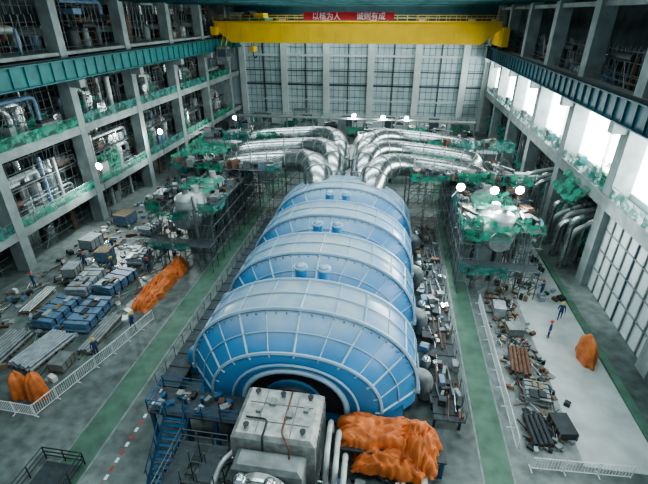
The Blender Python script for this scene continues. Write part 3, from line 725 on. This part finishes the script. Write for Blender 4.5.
# ------------------------------------------------------------------ workers
def worker(x,y,rz,pose=0,hel="helmet_red",top="overall_blue",s=1.0,z=0):
    V=[];E=[];RA=[]
    def v(p,r,par=None):
        V.append(Vector(p)); RA.append(r); i=len(V)-1
        if par is not None: E.append((par,i))
        return i
    st=.22 if pose==1 else .03
    pel=v((0,0,.95),.15); wa=v((0,0,1.12),.135,pel); ch=v((0,.01,1.34),.165,wa); nk=v((0,0,1.5),.06,ch); hb=v((0,.02,1.6),.085,nk); ht=v((0,.02,1.72),.08,hb)
    hands=[]
    for sx in (-1,1):
        hp=v((sx*.1,0,.88),.105,pel); kn=v((sx*.11,sx*st*.8+.03,.48),.065,hp); an=v((sx*.12,sx*st-.02,.09),.045,kn); v((sx*.13,sx*st+.14,.045),.04,an)
        sh=v((sx*.18,0,1.43),.07,ch)
        if pose==2: el=v((sx*.27,.14,1.18),.05,sh); wr=v((sx*.18,.38,1.2),.032,el); d=Vector((0,1,0))
        else: el=v((sx*.26,-sx*st*.3,1.14),.05,sh); wr=v((sx*.28,-sx*st*.7+.06,.9),.032,el); d=Vector((0,.1,-1)).normalized()
        pa=v(V[wr]+d*.08,.035,wr); hands.append(V[wr].copy())
        for k in range(4): 
            b=V[pa]+Vector((0,(k-1.5)*.02,0) if pose!=2 else ((k-1.5)*.02,0,0)); f1=v(b+d*.035,.009,pa); v(V[f1]+d*(.04-.006*abs(k-1.2))+Vector((-sx*.01,0,0)),.008,f1)
        th=v(V[wr]+d*.05+Vector((0,.045,0) if pose!=2 else (-sx*.045,0,0)),.011,wr); v(V[th]+d*.03,.009,th)
    me=bpy.data.meshes.new("w"); me.from_pydata(V,E,[]); o=bpy.data.objects.new("w",me); bpy.context.collection.objects.link(o)
    sk=o.modifiers.new("s",'SKIN'); 
    for i,sv in enumerate(me.skin_vertices[0].data): sv.radius=(RA[i],RA[i]*.8 if i in(wa,ch,pel) else RA[i]); sv.use_root=(i==0)
    sb=o.modifiers.new("u",'SUBSURF'); sb.levels=1; sb.render_levels=1
    bpy.context.view_layer.update()
    ev=o.evaluated_get(bpy.context.evaluated_depsgraph_get()); m2=bpy.data.meshes.new_from_object(ev)
    mb=MB()
    vs=[tuple(q.co) for q in m2.vertices]
    grp={}
    for p_ in m2.polygons:
        c_=p_.center; mt=top if c_.z>.95 else "overall_blue"
        if c_.z<.12: mt="boot"
        if c_.z>1.5 and abs(c_.x)<.15: mt="skin"
        if any(((c_-h).length<.2 and ((c_.z<h.z-.01) if pose!=2 else c_.y>h.y)) for h in hands) and c_.z<1.3: mt="skin"
        grp.setdefault(mt,[]).append(tuple(p_.vertices))
    base=None
    for mt,fs in grp.items():
        if base is None: mb.add(vs,fs,mt,True); base=True
        else:
            k=mb.mi(mt)
            for f in fs: mb.f.append(f); mb.m.append(k); mb.sm.append(True)
    bpy.data.objects.remove(o)
    mb.dome((0,.02,1.68),.135,.14,hel,seg=14,rings=5); mb.tube([(0,.03,1.675),(0,.03,1.69)],.16,hel,seg=14)
    mb.box((0,.115,1.63),(.025,.03,.04),"skin"); 
    for sx in(-1,1): mb.box((sx*.035,.1,1.655),(.02,.01,.012),"black"); mb.box((sx*.09,.02,1.64),(.02,.04,.06),"skin")
    mb.box((0,.1,1.585),(.05,.01,.01),"rust")
    if top!="overall_blue": mb.tube([(0,0,1.0),(0,0,1.38)],.2,top,seg=12,radii=[.17,.2])
    w=mb.obj("construction_worker"); w.location=(x,y,z); w.rotation_euler=(0,0,rz); w.scale=(s,s,s)
for a in ((-34.0,38.4,.5,0,"helmet_red"),(-30.2,38.0,2.4,1,"helmet_yellow"),(-36.6,33.6,-.4,2,"helmet_red"),(-33.0,42.4,1.5,1,"helmet_yellow"),(-26.0,38.4,3,2,"helmet_red"),
    (16.6,40.2,.7,2,"helmet_red"),(17.3,36.5,2.8,1,"helmet_yellow"),(15.4,33.4,1.2,0,"helmet_red"),(-22.4,28.8,2,1,"helmet_yellow"),(8.2,47,3.1,1,"helmet_red")):
    worker(a[0],a[1],a[2],a[3],a[4],s=1.08)
worker(-26.2,42.6,1,0,"helmet_red","vest_orange",1.08)
worker(-23.6,25.0,1,0,"helmet_yellow","overall_blue",1.08)

# ------------------------------------------------------------------ floodlights (real lamps)
def flood(x,y,z,power=900,base=0):
    e=empty("floodlight")
    m=MB(); m.bar((x,y+.2,base),(x,y+.2,z),.06,"pole"); m.tube([(x,y+.05,z),(x,y+.35,z)],.5,"dark_metal",seg=16,radii=[.5,.3]); m.dome((x,y+.05,z),.42,.12,"lamp_white",axis='Y',sgn=-1,seg=16,rings=3)
    m.bar((x-.5,y+.5,base),(x,y+.2,base+1.5),.05,"pole"); m.bar((x+.5,y+.5,base),(x,y+.2,base+1.5),.05,"pole")
    m.obj("lamp_head",e)
    l=bpy.data.lights.new("flood_lamp",'SPOT'); l.energy=power; l.spot_size=2.6; l.spot_blend=.6; l.shadow_soft_size=.4; l.color=(.92,1,.97)
    o=bpy.data.objects.new("flood_lamp",l); bpy.context.collection.objects.link(o); o.location=(x,y-.4,z); o.parent=e
    o.rotation_euler=(math.radians(70),0,math.pi)
for x,y,z,pw in ((-8.6,100,5.6,5500),(-2.0,100,5.4,5500),(3.2,100,5.4,5500),(8.0,46.5,9.2,2600),(11.6,46.5,9.0,1500),(14.2,46.5,9.2,3200),(-37.9,50.0,8.2,3000),(-37.4,66,9,2500),(-34,92,6,3500),(12,80,6,2500)):
    flood(x,y,z,pw)

# ------------------------------------------------------------------ lighting
def area(name,loc,rot,sx,sy,e,col=(1,1,1)):
    l=bpy.data.lights.new(name,'AREA'); l.shape='RECTANGLE'; l.size=sx; l.size_y=sy; l.energy=e; l.color=col
    o=bpy.data.objects.new(name,l); bpy.context.collection.objects.link(o); o.location=loc; o.rotation_euler=rot
for y,e in ((12,3600),(30,4200),(48,4600),(66,4600),(84,4600),(102,5200)): area("overhead_fill",(-8,y,31.2),(0,0,0),38,5,e,(.84,.98,1.0))  # added area lights below the closed roof, filling the hall from above
w=bpy.data.worlds.new("sky"); scene.world=w; w.use_nodes=True
bg=w.node_tree.nodes["Background"]; bg.inputs[0].default_value=(.62,.80,.88,1); bg.inputs[1].default_value=.38
